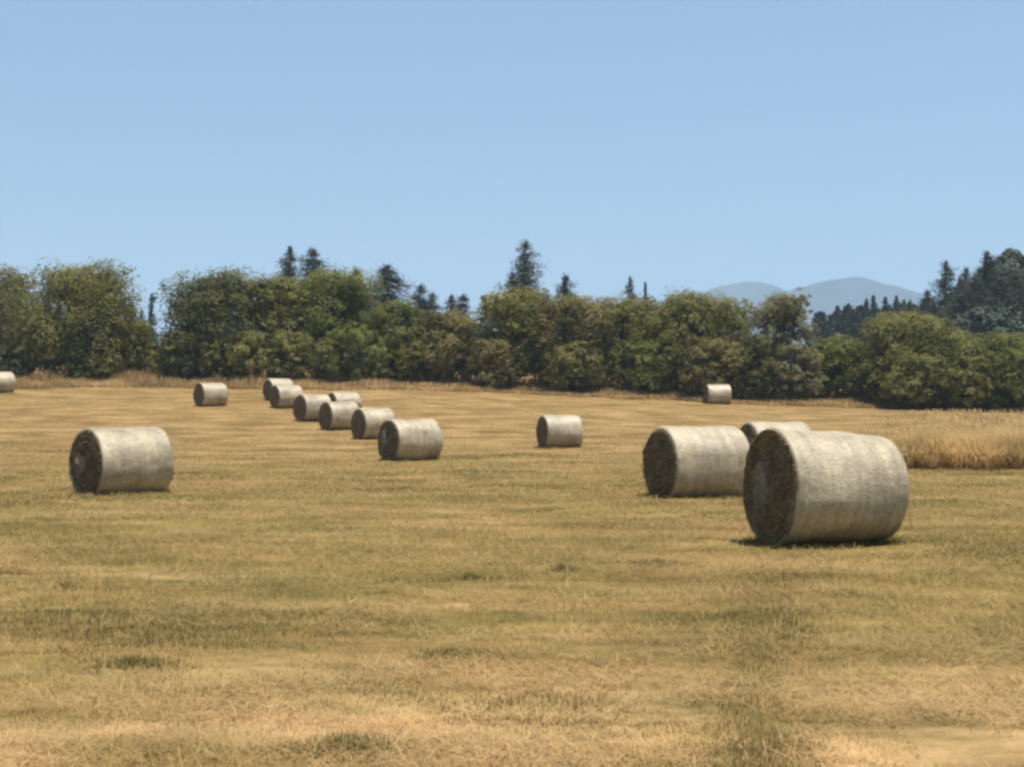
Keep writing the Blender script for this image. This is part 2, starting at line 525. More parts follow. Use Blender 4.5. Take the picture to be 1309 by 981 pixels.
def bale(px, py, theta, label, dia=1.5, ratio=1.10, hi=False, taper=0.0, tip=0.0, seed=0, core=True, spin=0.0):
    rad = dia / 2; L = dia * ratio
    x, y = site(px, py)
    y += rad * 0.55; x = at(px, y)
    b = math.atan2(x, y)
    th = R(theta)
    vx, vy = math.sin(b), math.cos(b)
    nx = -math.cos(th) * vx - math.sin(th) * vy
    ny_ = -math.cos(th) * vy + math.sin(th) * vx
    yaw = math.atan2(ny_, nx) + PI          # local -X looks out of the near end
    z = float(ground_base(np.array([x]), np.array([y]))[0]) - 0.02
    root = empty('hay_bale', (x, y, z), label, 'hay bale', 'round hay bales lying on the mown field')
    root.rotation_euler = (0, R(tip), yaw)
    FOOT.append((x, y, yaw, L, rad, hi))
    seg = 88 if hi else 48
    so = Vector((seed * 7.3, seed * 3.1, seed * 5.7))
    def radius(xx, a):
        f = xx / L + 0.5
        r = rad * (1 - taper * f)
        p = Vector((xx * 1.4, math.cos(a) * 1.3, math.sin(a) * 1.3)) + so
        r += rad * 0.05 * mnoise.noise(p) + rad * 0.012 * mnoise.noise(p * 4.2)
        r += rad * 0.010 * math.sin(f * 37 + seed) * (0.5 + 0.5 * mnoise.noise(p * 0.8))
        e = min(f, 1 - f) * L
        ro = 0.075
        if e < ro: r -= ro * 0.75 * (1 - math.sqrt(max(0, 1 - (1 - e / ro) ** 2)))
        return r
    def pt(xx, a, r):
        yy, zz = r * math.cos(a), r * math.sin(a)
        fl = -rad * 0.93
        if zz < fl: zz = fl + (zz - fl) * 0.15
        if zz < 0: yy *= 1 + 0.03 * min(1, -zz / rad)
        return Vector((xx, yy, zz + rad * 0.94))
    # wrap with a lip folded over each end
    nl = 30 if hi else 16
    xsb = [-L / 2 + L * (0.5 - 0.5 * math.cos(PI * i / nl)) for i in range(nl + 1)]
    rows = []
    def lip(xx, depth, rr):
        return [pt(xx + depth + 0.012 * mnoise.noise(Vector((a * 3, seed, xx))), a, radius(xx, a) - rr * (0.8 + 0.5 * mnoise.noise(Vector((math.cos(a) * 3, math.sin(a) * 3, seed + xx))))) for a in angs]
    angs = [2 * PI * k / seg for k in range(seg)]
    rows.append(lip(-L / 2, 0.03, 0.055)); rows.append(lip(-L / 2, 0.006, 0.05))
    for xx in xsb: rows.append([pt(xx, a, radius(xx, a)) for a in angs])
    rows.append(lip(L / 2, -0.006, 0.05)); rows.append(lip(L / 2, -0.03, 0.055))
    vs = [p for r_ in rows for p in r_]
    fs = [(i * seg + k, i * seg + (k + 1) % seg, (i + 1) * seg + (k + 1) % seg, (i + 1) * seg + k) for i in range(len(rows) - 1) for k in range(seg)]
    fs = [f[::-1] for f in fs]
    mesh_py('net_wrap', vs, fs, M_WRAP, root)
    for s in (-1, 1):
        nr = 26 if hi else 10
        vs = []; fs = []
        rmax = rad * (1 - (taper if s > 0 else 0)) - (0.032 if s < 0 else 0.07)
        for i in range(nr + 1):
            r0 = rmax * i / nr
            for k in range(seg):
                a = angs[k]
                p = Vector((math.cos(a) * r0 * 3, math.sin(a) * r0 * 3, seed * 2.1 + s))
                dz = 0.030 * mnoise.noise(p) + 0.02 * mnoise.noise(p * 3.1)
                dz += 0.024 * math.sin(2 * PI * (r0 / 0.12 - a / (2 * PI)) + 2 * mnoise.noise(p * 0.7)) * min(1, r0 / 0.1)
                dz += 0.035 * (1 - (r0 / rmax) ** 2) + 0.004
                vs.append(pt(s * (L / 2 + dz), a, r0 if i else 0.002))
        for i in range(nr):
            for k in range(seg):
                f = (i * seg + k, i * seg + (k + 1) % seg, (i + 1) * seg + (k + 1) % seg, (i + 1) * seg + k)
                fs.append(f if s > 0 else f[::-1])
        fs.append(tuple(range(seg - 1, -1, -1)) if s > 0 else tuple(range(seg)))
        e = mesh_py('end_face', vs, fs, M_END, root)
        if s < 0 and core:
            # the start of the roll pushed out at the middle: a pale ragged bulge
            vs = []; fs = []; m_ = 9; q = 36
            for i in range(m_ + 1):
                t = i / m_
                for k in range(q):
                    a = 2 * PI * k / q
                    out_r = rad * 0.36 * (1 + 0.55 * mnoise.noise(Vector((math.cos(a) * 1.3, math.sin(a) * 1.3, seed * 3.3 + spin))) + 0.22 * mnoise.noise(Vector((math.cos(a) * 5, math.sin(a) * 5, seed * 1.3))))
                    rr = max(out_r * t, 0.002)
                    h = 0.085 * (1 - t * t) ** 0.6 if t < 1 else -0.05
                    h += 0.022 * math.sin(2 * PI * (rr / 0.10 - a / (2 * PI))) * min(1, rr / .06) * (1 - t)
                    h += 0.05 * mnoise.noise(Vector((rr * math.cos(a) * 8, rr * math.sin(a) * 8, seed)))
                    vs.append(Vector((-L / 2 - 0.03 - h, rr * 0.8 * math.cos(a) + rad * 0.24, rad * 0.86 + 1.25 * rr * math.sin(a))))
            for i in range(m_):
                for k in range(q):
                    fs.append((i * q + k, (i + 1) * q + k, (i + 1) * q + (k + 1) % q, i * q + (k + 1) % q))
            mesh_py('core', vs, fs, M_CORE, e)
    if hi:
        n = 700
        a = RNG.uniform(0, 2 * PI, n)
        s = np.where(RNG.uniform(0, 1, n) < 0.7, -1.0, 1.0)
        rr = np.array([radius(si * L * 0.49, ai) for si, ai in zip(s, a)]) - RNG.uniform(0.0, 0.05, n)
        P = np.array([pt(si * L * 0.497, ai, r_) for si, ai, r_ in zip(s, a, rr)])
        fm = RNG.uniform(0, 1, n) < 0.22      # half of them on the coiled near end
        q_ = np.sqrt(RNG.uniform(0.02, 0.9, n)) * rad
        for i_ in np.nonzero(fm)[0]: P[i_] = pt(-L / 2 - 0.012, a[i_], q_[i_])
        s = np.where(fm, -1.0, s)
        D = np.stack([s * RNG.uniform(0.1, 1, n), np.cos(a) * RNG.uniform(-.6, .8, n) + RNG.normal(0, .5, n), np.sin(a) * RNG.uniform(-.6, .6, n) + RNG.normal(0, .5, n)], -1)
        D /= np.linalg.norm(D, axis=1)[:, None]
        W = np.cross(D, RNG.normal(0, 1, (n, 3))); W /= np.linalg.norm(W, axis=1)[:, None]
        ln = RNG.uniform(0.03, 0.11, n)[:, None]; wd = 0.0035
        V = np.stack([P - W * wd, P + W * wd, P + D * ln + W * wd * .5, P + D * ln - W * wd * .5], 1).reshape(-1, 3)
        V[:, 2] = np.maximum(V[:, 2], 0.0)
        o = mesh_np('loose_straw', V, np.arange(4 * n).reshape(-1, 4), M_STRAW, root, {'tint': RNG.uniform(0, 1, n)})
        o['kind'] = 'stuff'
    return root


bale(1056, 698, 61, 'largest and nearest round hay bale, its dark end showing a pale curl', ratio=1.06, hi=True, taper=0.13, tip=1.0, seed=1, spin=2.2, dia=1.63)
bale(891, 637, 60, 'round hay bale directly left of the nearest bale, partly hidden by it', ratio=1.16, hi=True, seed=2, spin=1.0, core=False)
bale(156, 635, 62, 'large round hay bale alone at the left with a pale curl sticking out', ratio=1.08, hi=True, seed=3, spin=2.8)
bale(990, 607, 62, 'round hay bale mostly hidden behind the two big bales on the right', ratio=1.12, seed=4, core=False)
bale(524.5, 590, 59, 'nearest bale of the row, with a pale curl in its dark end', ratio=1.15, hi=True, seed=5, spin=2.0)
bale(478, 562, 61, 'second nearest bale of the row, just behind its nearest one', ratio=1.10, seed=6, core=False)
bale(434, 550, 61, 'bale in the middle of the row, third from its near end', ratio=1.10, seed=7, core=False)
bale(400, 539, 60, 'bale in the row overlapped on its right by the middle one', ratio=1.06, seed=8, core=False, dia=1.54)
bale(439.5, 534, 64, 'half hidden bale peeping out behind the middle of the row', ratio=1.06, seed=9, core=False)
bale(366, 522, 63, 'second farthest bale of the row, overlapping the one behind', ratio=1.1, seed=10, core=False)
bale(356, 512, 63, 'farthest bale of the row, near the foot of the trees', ratio=1.08, seed=11, core=False)
bale(269.5, 520, 63, 'small bale alone to the left of the row of bales', ratio=1.08, seed=12, core=False, dia=1.56)
bale(715.5, 573, 69, 'bale alone in the middle of the field between row and big bales', ratio=1.12, seed=13, core=False, dia=1.45)
bale(917.5, 517, 76, 'most distant small bale, alone below the right-hand trees', ratio=1.14, seed=14, core=False)
bale(-1, 503, 64, 'bale cut off by the left border of the picture', ratio=1.1, seed=15, core=False, dia=1.56)


# ------------------------------------------------------------------ regrowth in drifts, and grass pressed round the bales
x3, y3 = scatter_field(430000, 6.8, 70, 0)
pz = 0.62 * fbm(x3 / 1.5 + 7, y3 / 1.9, 131, 4) + 0.55 * fbm(x3 / 6.0, y3 / 7.0 + 3, 133, 2)
pz = pz + 0.30 * np.exp(-((x3 - 0.157 * y3) / (0.035 * y3)) ** 2) * np.clip((19 - y3) / 5, 0, 1) * (0.6 + 0.8 * vnoise(x3 / .5, y3 / .6, 151))
keep = pz > 0.06 + 0.10 * np.clip((y3 - 35) / 35, 0, 1) + RNG.normal(0, 0.03, len(x3))
x3, y3, pz = x3[keep], y3[keep], pz[keep]
n3 = len(x3)
big = 1 + np.clip((y3 - 11) / 13, 0, 3.5)
h3 = (0.035 + 0.30 * np.clip(pz - 0.07, 0, 0.35)) * RNG.uniform(0.55, 1.25, n3)
xa, ya, ha = [], [], []
for (bx_, by_, yw_, L_, r_, hi_) in FOOT:
    m = 1500 if hi_ else 260
    l = RNG.uniform(-L_ / 2 - 0.12, L_ / 2 + 0.12, m); t = np.where(RNG.uniform(0, 1, m) < .5, -1, 1) * (r_ * 0.42 + np.abs(RNG.normal(0, 0.09, m)))
    ed = RNG.uniform(0, 1, m) < 0.4
    l = np.where(ed, np.sign(l) * (L_ / 2 + np.abs(RNG.normal(0, .07, m))), l); t = np.where(ed, RNG.uniform(-.5, .5, m) * r_ * 1.1, t)
    xa.append(bx_ + l * math.cos(yw_) - t * math.sin(yw_)); ya.append(by_ + l * math.sin(yw_) + t * math.cos(yw_)); ha.append(RNG.uniform(0.03, 0.15, m))
xa, ya, ha = map(np.concatenate, (xa, ya, ha))
x3 = np.concatenate([x3, xa]); y3 = np.concatenate([y3, ya]); h3 = np.concatenate([h3, ha]); big = np.concatenate([big, 1 + np.clip((ya - 11) / 13, 0, 3.5)])
n3 = len(x3)
rg = blade_mesh('regrowth_grass', x3, y3, h3, RNG.uniform(0.003, 0.007, n3) * big, np.abs(RNG.normal(0.35, 0.28, n3)), M_CLUMP,
                np.clip(RNG.normal(0.5, 0.16, n3) + 0.9 * fbm(x3 / 1.7, y3 / 1.7, 141, 2), 0, 1), droop=0.5)
tag(rg, 'greener tufted regrowth in drifts over the mown field', 'grass', None, 'stuff')


# ------------------------------------------------------------------ trees
def tube(pts, radii, seg=8):
    vs = []; fs = []
    n = len(pts)
    for i, (p, r) in enumerate(zip(pts, radii)):
        d = (pts[min(i + 1, n - 1)] - pts[max(i - 1, 0)]).normalized()
        q = d.to_track_quat('Z', 'Y')
        for k in range(seg):
            a = 2 * PI * k / seg
            vs.append(p + q @ Vector((math.cos(a) * r, math.sin(a) * r, 0)))
    for i in range(n - 1):
        for k in range(seg):
            fs.append((i * seg + k, i * seg + (k + 1) % seg, (i + 1) * seg + (k + 1) % seg, (i + 1) * seg + k))
    return vs, fs


def join_tubes(tubes):
    V = []; Fs = []
    for vs, fs in tubes:
        o = len(V); V += vs; Fs += [tuple(i + o for i in f) for f in fs]
    return V, Fs


def leaves_mesh(name, C, size, mat, parent, tint, outward=None, elong=1.8):
    n = len(C)
    A = RNG.normal(0, 1, (n, 3)); A /= np.linalg.norm(A, axis=1)[:, None]
    nrm = RNG.normal(0, 0.42, (n, 3))
    if outward is not None: nrm = nrm + outward
    nrm[:, 2] += 0.5
    nrm /= np.linalg.norm(nrm, axis=1)[:, None]
    A = A - nrm * np.sum(A * nrm, 1)[:, None]; A /= np.linalg.norm(A, axis=1)[:, None] + 1e-9
    B = np.cross(nrm, A)
    s = size[:, None]
    V = np.stack([C - A * s * elong / 2, C + B * s / 2, C + A * s * elong / 2, C - B * s / 2], 1).reshape(-1, 3)
    return mesh_np(name, V, np.arange(4 * n).reshape(-1, 4), mat, parent, {'tint': tint})


def broadleaf(px0, px1, ytop, d, kind, label, cat='tree', name='broadleaf_tree', dens=1.0, sparse=0.0, base=0.06, group='broadleaf trees and willows along the far field edge',
              flat=0.5, lean=0.0, leaf=0.135, lobes=None):
    W = (px1 - px0) / F * d * 1.28
    cx = at((px0 + px1) / 2, d)
    z0 = gz(cx, d)
    H = ztop(ytop, d) - z0
    root = empty(name, (cx, d, z0), label, cat, group)
    D = W * 0.8
    nl = lobes or int(9 + 1.6 * W)
    lob = []
    for i in range(nl):
        t = (i + 0.5) / nl
        t = base + 0.12 + (0.86 - base) * t
        half = (1 - max(0, (t - flat) / (1.02 - flat)) ** 2.2) ** 0.5 if t > flat else 0.82 + 0.18 * t / flat
        r = random.uniform(0.15, 0.24) * min(W, H * 1.1)
        k = 2 if t > 0.45 else 3
        for _ in range(k):
            a = random.uniform(0, 2 * PI); rr = random.uniform(0.45, 1.0) ** 0.7
            hx = max(0.02, half * W / 2 - r * 0.85); hy = max(0.02, half * D / 2 - r * 0.85)
            zz = min(max(t * H, r * 0.75), H - r * 0.95)
            lob.append((math.cos(a) * rr * hx + lean * t * W, math.sin(a) * rr * hy, zz, r * random.uniform(0.8, 1.15)))
    lob.append((random.uniform(-.1, .1) * W + lean * W, 0, H - 0.2 * H, 0.2 * H))
    for _ in range(9):      # sprigs that break the outline
        a = random.uniform(0, 2 * PI); t = random.uniform(.45, 1.0)
        q = random.uniform(0.75, 1.05)
        hw_ = (1 - max(0, (t - flat) / (1.05 - flat)) ** 2.2) ** 0.5 if t > flat else 0.9
        r = random.uniform(0.05, 0.11) * H
        lob.append((math.cos(a) * hw_ * W / 2 * q + lean * t * W, math.sin(a) * hw_ * D / 2 * q, min(t * H, H - r * .6), r))
    Cs, Os, Ts = [], [], []
    tot = int(17000 * dens * (W * H / 50.0 + 0.25))
    wsum = sum(l[3] ** 2 for l in lob)
    for (lx, ly, lz, lr) in lob:
        n = max(60, int(tot * lr * lr / wsum))
        nc = max(8, int(20 * lr))
        cd = RNG.normal(0, 1, (nc, 3)); cd /= np.linalg.norm(cd, axis=1)[:, None]
        cr = RNG.uniform(0.55, 1.08, nc)
        ct = RNG.normal(0, 0.12, nc)
        pick = RNG.integers(0, nc, n)
        sp = lr * RNG.uniform(0.12, 0.24, nc)
        off = np.clip(RNG.normal(0, 1, (n, 3)), -1.6, 1.6) * sp[pick][:, None]
        off[:, 2] *= 0.8
        P = cd[pick] * (cr[pick] * lr)[:, None] + off
        pn = np.linalg.norm(P, axis=1)[:, None] + 1e-6
        P = P * np.minimum(1, 1.12 * lr / pn)
        o = P / pn
        P[:, 2] *= 0.9
        P = P + np.array([lx, ly, lz])
        Cs.append(P); Os.append(o); Ts.append(0.5 + ct[pick] + RNG.normal(0, 0.08, n))
    C = np.concatenate(Cs); O = np.concatenate(Os); T = np.concatenate(Ts)
    if sparse > 0:
        kp = vnoise(C[:, 0] / 0.8 + 50, C[:, 2] / 0.8 + C[:, 1] / .9 + 50, 91) > sparse
        C, O, T = C[kp], O[kp], T[kp]
    C[:, 2] = np.where(C[:, 2] < 0.12, RNG.uniform(0.12, 0.7, len(C)), C[:, 2])
    size = RNG.uniform(0.6, 1.3, len(C)) * leaf
    part = 'crown' if cat == 'tree' else 'foliage'
    leaves_mesh(part, C, size, LEAF[kind], root, np.clip(T, 0, 1), O * 1.8)
    # trunk and limbs reaching into the lobes
    tubes = []
    rt = 0.035 * H + 0.03
    lx = lean * W
    tp = [Vector((0, 0, -0.15)), Vector((lx * .1, 0.05, H * .2)), Vector((lx * .3, -0.05, H * .42)), Vector((lx * .7, 0.1, H * .72))]
    tubes.append(tube(tp, [rt * 1.25, rt, rt * .75, rt * .25]))
    for (ax, ay, az, ar) in random.sample(lob, min(len(lob), 11 if sparse else 8)):
        s = Vector((lx * .2, 0, H * random.uniform(.1, .4)))
        e = Vector((ax, ay, az + ar * (0.9 if sparse else .3)))
        m = s.lerp(e, .5) + Vector((0, 0, H * .05))
        tubes.append(tube([s, m, e], [rt * .5, rt * .32, rt * .08], 6))
    V, Fs = join_tubes(tubes)
    mesh_py('trunk' if cat == 'tree' else 'stems', V, Fs, M_BARK, root)
    return root


def conifer_meshes(H, W, sparse=0.0, bare=0.12, skew=0.0, n_lv=None, leaf=0.34):
    """needle sprays on drooping whorled boughs; returns centres, sizes, tints and the trunk"""
    Cs, Ss, Ts = [], [], []
    ph = random.uniform(0, 99)
    nlv = n_lv or max(14, int(H * 2.6))
    boughs = []
    for i in range(nlv):
        t = bare + (1 - bare) * (i + random.uniform(0, .8)) / nlv
        env = (1 - t) ** 0.52 * (0.55 + 0.45 * min(1, (t - bare) / 0.12 + .3))
        nb = 8 if sparse < .5 else 3
        for k in range(nb):
            if random.random() < sparse * 0.35: continue
            a = random.uniform(0, 2 * PI)
            bl = W / 2 * env * random.choice((random.uniform(.4, .8), random.uniform(0.7, 1.15))) * (1 + skew * math.cos(a)) + 0.12
            bl *= 0.95 + 0.75 * mnoise.noise(Vector((math.cos(a) * 1.1, math.sin(a) * 1.1, t * 14 + ph)))
            drp = random.uniform(0.0, 0.5)
            ns = max(14, int(bl * (17 if sparse < .5 else 15)))
            f = RNG.uniform(0.12, 1.0, ns)
            wid = bl * 0.17 * (1.1 - f)
            c = np.stack([math.cos(a) * bl * f + RNG.normal(0, 1, ns) * wid, math.sin(a) * bl * f + RNG.normal(0, 1, ns) * wid,
                          t * H - drp * bl * f ** 1.4 + 0.12 * bl * f ** 3 + RNG.normal(0, 0.24, ns)], -1)
            Cs.append(c); Ss.append(leaf * RNG.uniform(0.55, 1.15, ns) * (1.15 - 0.5 * f) * (0.45 + 0.55 * (1 - t)))
            Ts.append(np.clip(0.35 + 0.25 * f + RNG.normal(0, .15) + RNG.normal(0, 0.13, ns), 0, 1))
            if sparse >= .5 or H < 30:
                boughs.append(tube([Vector((0, 0, t * H)), Vector((math.cos(a) * bl * .9, math.sin(a) * bl * .9, t * H - drp * bl * .8))], [0.02 * W * .3 + .02, 0.012], 4))
    n = 26
    zt = RNG.uniform(0.93, 1.0, n)
    Cs.append(np.stack([RNG.normal(0, .06, n), RNG.normal(0, .06, n), zt * H], -1)); Ss.append(np.full(n, leaf * .5)); Ts.append(np.full(n, .45))
    tr = [tube([Vector((0, 0, -.3)), Vector((.06, 0, H * .4)), Vector((0, .05, H * .8)), Vector((0, 0, H * .99))], [H * .016 + .05, H * .012 + .03, H * .005 + .02, .015])]
    return np.concatenate(Cs), np.concatenate(Ss), np.concatenate(Ts), join_tubes(tr + boughs)


def conifer(px, ytop, d, wpx, label, sparse=0.0, bare=0.12, skew=0.0, group='dark conifers rising behind the broadleaf trees', bark=None, leaf=0.30):
    x = at(px, d); z0 = gz(x, d)
    H = ztop(ytop, d) - z0
    W = wpx / F * d * 2.3
    root = empty('conifer_tree', (x, d, z0), label, 'conifer', group)
    C, S, T, (V, Fs) = conifer_meshes(H, W, sparse, bare, skew, leaf=leaf)
    leaves_mesh('crown', C, S, LEAF['conifer'], root, T, elong=2.2)
    mesh_py('trunk', V, Fs, bark or M_BARK, root)
    return root


# the hedge of trees along the far edge of the field, from left to right
broadleaf(-60, 42, 336, 126, 'grey', 'greyish thin crowned tree at the left border of the picture', sparse=0.30, leaf=.13)
broadleaf(18, 168, 332, 123, 'olive', 'big dome shaped olive tree at the left, tallest left of the gap', dens=1.1, flat=.55)
broadleaf(120, 208, 408, 127, 'olive', 'low olive tree sloping down into the gap on the left', dens=1.0, flat=.3)
broadleaf(84, 150, 450, 121, 'olive', 'small pale green bush at the foot of the big dome shaped tree', 'bush', 'willow_bush', group='bushes at the foot of the trees', leaf=.12)
broadleaf(-25, 40, 440, 120.5, 'dark', 'dark bush behind the bale cut off at the left border', 'bush', 'willow_bush', group='bushes at the foot of the trees', leaf=.12)
broadleaf(150, 236, 458, 131, 'green', 'low green bush filling the bottom of the gap', 'bush', 'willow_bush', group='bushes at the foot of the trees', leaf=.12)
broadleaf(212, 334, 343, 123, 'dark', 'dark tree with pale lit top just right of the gap', flat=.62, sparse=.16, dens=1.1)
broadleaf(203, 262, 420, 121.5, 'dark', 'dark low bush leaning into the gap from the right', 'bush', 'willow_bush', group='bushes at the foot of the trees', leaf=.125)
broadleaf(255, 345, 424, 120.5, 'olive', 'rounded olive bush under the dark tree beside the gap', 'bush', 'willow_bush', group='bushes at the foot of the trees', leaf=.125)
broadleaf(318, 402, 352, 124, 'olive', 'olive tree in front of the two close conifers on the left')
broadleaf(340, 395, 425, 120.5, 'olive', 'upright olive bush behind the farthest bales of the row', 'bush', 'willow_bush', group='bushes at the foot of the trees', leaf=.125)
broadleaf(376, 488, 342, 125, 'green', 'brightest green tree, right of the two close conifers', dens=1.1)
broadleaf(398, 492, 418, 121, 'green', 'wide green bush below the brightest green tree', 'bush', 'willow_bush', group='bushes at the foot of the trees', leaf=.125)
broadleaf(470, 545, 384, 123, 'green', 'dull green tree below the single pointed conifer')
broadleaf(528, 622, 396, 122.5, 'brown', 'brownish low tree in the dip left of the scraggy conifer', dens=1.1)
broadleaf(500, 560, 432, 121, 'olive', 'narrow olive bush between the dull green and brownish trees', 'bush', 'willow_bush', group='bushes at the foot of the trees', leaf=.125)
broadleaf(605, 704, 366, 123, 'olive', 'olive tree standing in front of the scraggy conifer', dens=1.1, flat=.55)
broadleaf(604, 664, 432, 120.5, 'brown', 'brown bush at the foot of the tree before the scraggy conifer', 'bush', 'willow_bush', group='bushes at the foot of the trees', leaf=.125)
broadleaf(684, 786, 376, 122, 'brown', 'brown olive tree right of the scraggy conifer', dens=1.1, flat=.6)
broadleaf(700, 770, 436, 119.5, 'olive', 'squat olive bush under the brown olive tree', 'bush', 'willow_bush', group='bushes at the foot of the trees', leaf=.125)
broadleaf(762, 866, 378, 122, 'olive', 'broad olive tree below the two faint conifers', dens=1.1, flat=.62)
broadleaf(790, 862, 432, 119.5, 'green', 'leafy green bush in front of the broad olive tree', 'bush', 'willow_bush', group='bushes at the foot of the trees', leaf=.125)
broadleaf(836, 952, 369, 121.5, 'olive', 'full round olive tree beside the mountain view', dens=1.15, flat=.62)
broadleaf(868, 950, 430, 118.5, 'brown', 'drooping brown bush behind the most distant bale', 'bush', 'willow_bush', group='bushes at the foot of the trees', leaf=.125)
broadleaf(962, 1040, 372, 121, 'grey', 'grey half dead tree standing before the mountains', sparse=.42, leaf=.13, flat=.6)
broadleaf(944, 1008, 428, 118, 'dark', 'blackish bush at the foot of the grey half dead tree', 'bush', 'willow_bush', group='bushes at the foot of the trees', leaf=.125)
broadleaf(990, 1048, 440, 117.5, 'grey', 'grey green bush under the right side of the half dead tree', 'bush', 'willow_bush', group='bushes at the foot of the trees', leaf=.125)
broadleaf(1020, 1120, 428, 121, 'green', 'low green tree right of the grey half dead tree', flat=.5)
broadleaf(1096, 1236, 398, 118.5, 'olive', 'wide peaked olive tree in front of the right-hand conifers', dens=1.1, flat=.3)
broadleaf(1130, 1205, 452, 114.5, 'olive', 'low dark gapped bush at the foot of the wide peaked tree', 'bush', 'willow_bush', group='bushes at the foot of the trees', leaf=.125)
broadleaf(1212, 1345, 424, 117, 'green', 'yellow green tree at the right border of the picture', dens=1.05, flat=.45)
broadleaf(1200, 1275, 456, 113.5, 'olive', 'low olive bush at the foot of the yellow green tree', 'bush', 'willow_bush', group='bushes at the foot of the trees', leaf=.125)
broadleaf(1262, 1350, 448, 113.5, 'green', 'low green bush at the right border of the picture', 'bush', 'willow_bush', group='bushes at the foot of the trees', leaf=.125)

# thin dead stem beside the small lone bale
x, y = at(320, 116), 116
root = empty('dead_sapling', (x, y, gz(x, y)), 'thin reddish dead sapling between the lone small bale and the row', 'sapling')
tb = [tube([Vector((0, 0, -.1)), Vector((.03, 0, .9)), Vector((-.02, 0, 1.9))], [.08, .06, .03], 6)]
for k in range(9):
    a = k * 2.4; h = 1.0 + .1 * k
    tb.append(tube([Vector((0, 0, h)), Vector((math.cos(a) * .35, math.sin(a) * .35, h + .3))], [.03, .01], 5))
V, Fs = join_tubes(tb)
mesh_py('trunk', V, Fs, mat_bark('reddish_dead_bark', (0.10, 0.05, 0.03), (0.20, 0.11, 0.07)), root)

# conifers behind
conifer(168, 388, 260, 20, 'faint thin conifer in the gap, left of its taller neighbour')
conifer(193, 380, 260, 15, 'faint pointed conifer in the gap, the tallest one there', sparse=.3)
conifer(181, 398, 265, 16, 'faint low conifer between the two others in the gap')
conifer(370, 315, 190, 36, 'slim conifer, left of the two close ones on the left')
conifer(400, 317, 185, 62, 'full dark conifer, right of the two close ones on the left')
conifer(428, 346, 190, 34, 'conifer top showing behind the brightest green tree')
conifer(455, 344, 190, 36, 'blunt conifer top right behind the brightest green tree')
conifer(495, 338, 180, 76, 'single pointed broad conifer above the dull green tree')
conifer(537, 364, 200, 40, 'taller conifer above the dip in the trees')
conifer(553, 374, 205, 34, 'shorter conifer right of the taller one above the dip')
conifer(577, 378, 210, 34, 'left conifer of the low pair above the brownish tree')
conifer(591, 376, 212, 32, 'right conifer of the low pair above the brownish tree')
conifer(672, 308, 170, 58, 'tall scraggy conifer with uneven boughs and pale trunk', sparse=.42, skew=0.0, bark=M_PALEBARK, leaf=.3)
conifer(655, 350, 174, 34, 'ragged lower conifer leaning on the left of the scraggy one', sparse=.3)
conifer(723, 352, 185, 40, 'small conifer right of the tall scraggy one')
conifer(806, 356, 250, 32, 'faint broad conifer above the broad olive tree', sparse=.2)
conifer(825, 362, 250, 9, 'faint needle thin conifer above the broad olive tree')
conifer(952, 400, 300, 18, 'small faint conifer before the mountains left of the dead tree')

# wood of conifers on the right
conifer(1210, 334, 215, 42, 'pointed conifer standing clear at the left end of the right-hand wood')
conifer(1186, 372, 225, 50, 'low conifer on the sloping left end of the right-hand wood')
conifer(1164, 386, 235, 50, 'lowest conifer where the right-hand wood runs down to the mountains')
conifer(1236, 344, 215, 44, 'second highest point of the right-hand wood, left of its tallest conifer')
conifer(1262, 322, 210, 52, 'tallest conifer of the right-hand wood')
conifer(1247, 352, 200, 60, 'thick conifer filling the middle of the right-hand wood')
conifer(1226, 372, 200, 56, 'dark conifer below the clear pointed one')
conifer(1228, 356, 205, 44, 'middling conifer just right of the clear pointed one')
conifer(1300, 346, 203, 50, 'ragged conifer right below the round topped tree')
conifer(1280, 352, 200, 60, 'thick conifer left below the round topped tree')
conifer(1325, 330, 210, 56, 'conifer cut off at the right border of the picture')
broadleaf(1274, 1308, 324, 212, 'conifer', 'round topped dark tree high on the right border of the wood', sparse=.2, leaf=.35, group='dark conifers rising behind the broadleaf trees', base=.3, dens=.7)
broadleaf(1205, 1335, 394, 190, 'conifer', 'dark leafy mass of a tree below the right-hand conifers', leaf=.36, group='dark conifers rising behind the broadleaf trees', dens=.5)
for px, yt_, lab in ((1108, 383, 'first spire on the far wooded ridge below the mountains'), (1117, 378, 'tallest spire on the far wooded ridge below the mountains'),
                     (1132, 381, 'lone thin spire right of the tallest on the far ridge'), (1146, 379, 'last spire on the far wooded ridge, nearest to the big wood'),
                     (1156, 384, 'blunt spire on the far ridge touching the big wood')):
    conifer(px, yt_, 330, 13, lab, group='spires on the far wooded ridge', leaf=.5)

# far wood that reads as one dark mass
Cs, Ss, Ts = [], [], []
for i in range(84):
    px = random.uniform(1042, 1175) if i < 58 else random.uniform(1175, 1300); d = random.uniform(300, 350)
    yt_ = np.interp(px, [1035, 1060, 1085, 1110, 1160, 1290], [405, 397, 391, 393, 388, 388]) + random.uniform(-2, 9)
    x = at(px, d); z0 = gz(x, d); H = ztop(yt_, d) - z0
    C, S, T, _ = conifer_meshes(H, random.uniform(26, 44) / F * d, n_lv=20, leaf=.9)
    Cs.append(C + np.array([x, d, z0])); Ss.append(S); Ts.append(T)
for i in range(60):      # the same wood thins out to the left behind the hedge
    px = random.uniform(-120, 960); d = random.uniform(290, 350)
    yt_ = 432 + random.uniform(-6, 12)
    x = at(px, d); z0 = gz(x, d); H = ztop(yt_, d) - z0
    C, S, T, _ = conifer_meshes(H, random.uniform(40, 60) / F * d, n_lv=10, leaf=1.0)
    Cs.append(C + np.array([x, d, z0])); Ss.append(S); Ts.append(T)
o = leaves_mesh('distant_wood', np.concatenate(Cs), np.concatenate(Ss), LEAF['conifer'], None, np.concatenate(Ts), elong=1.8)
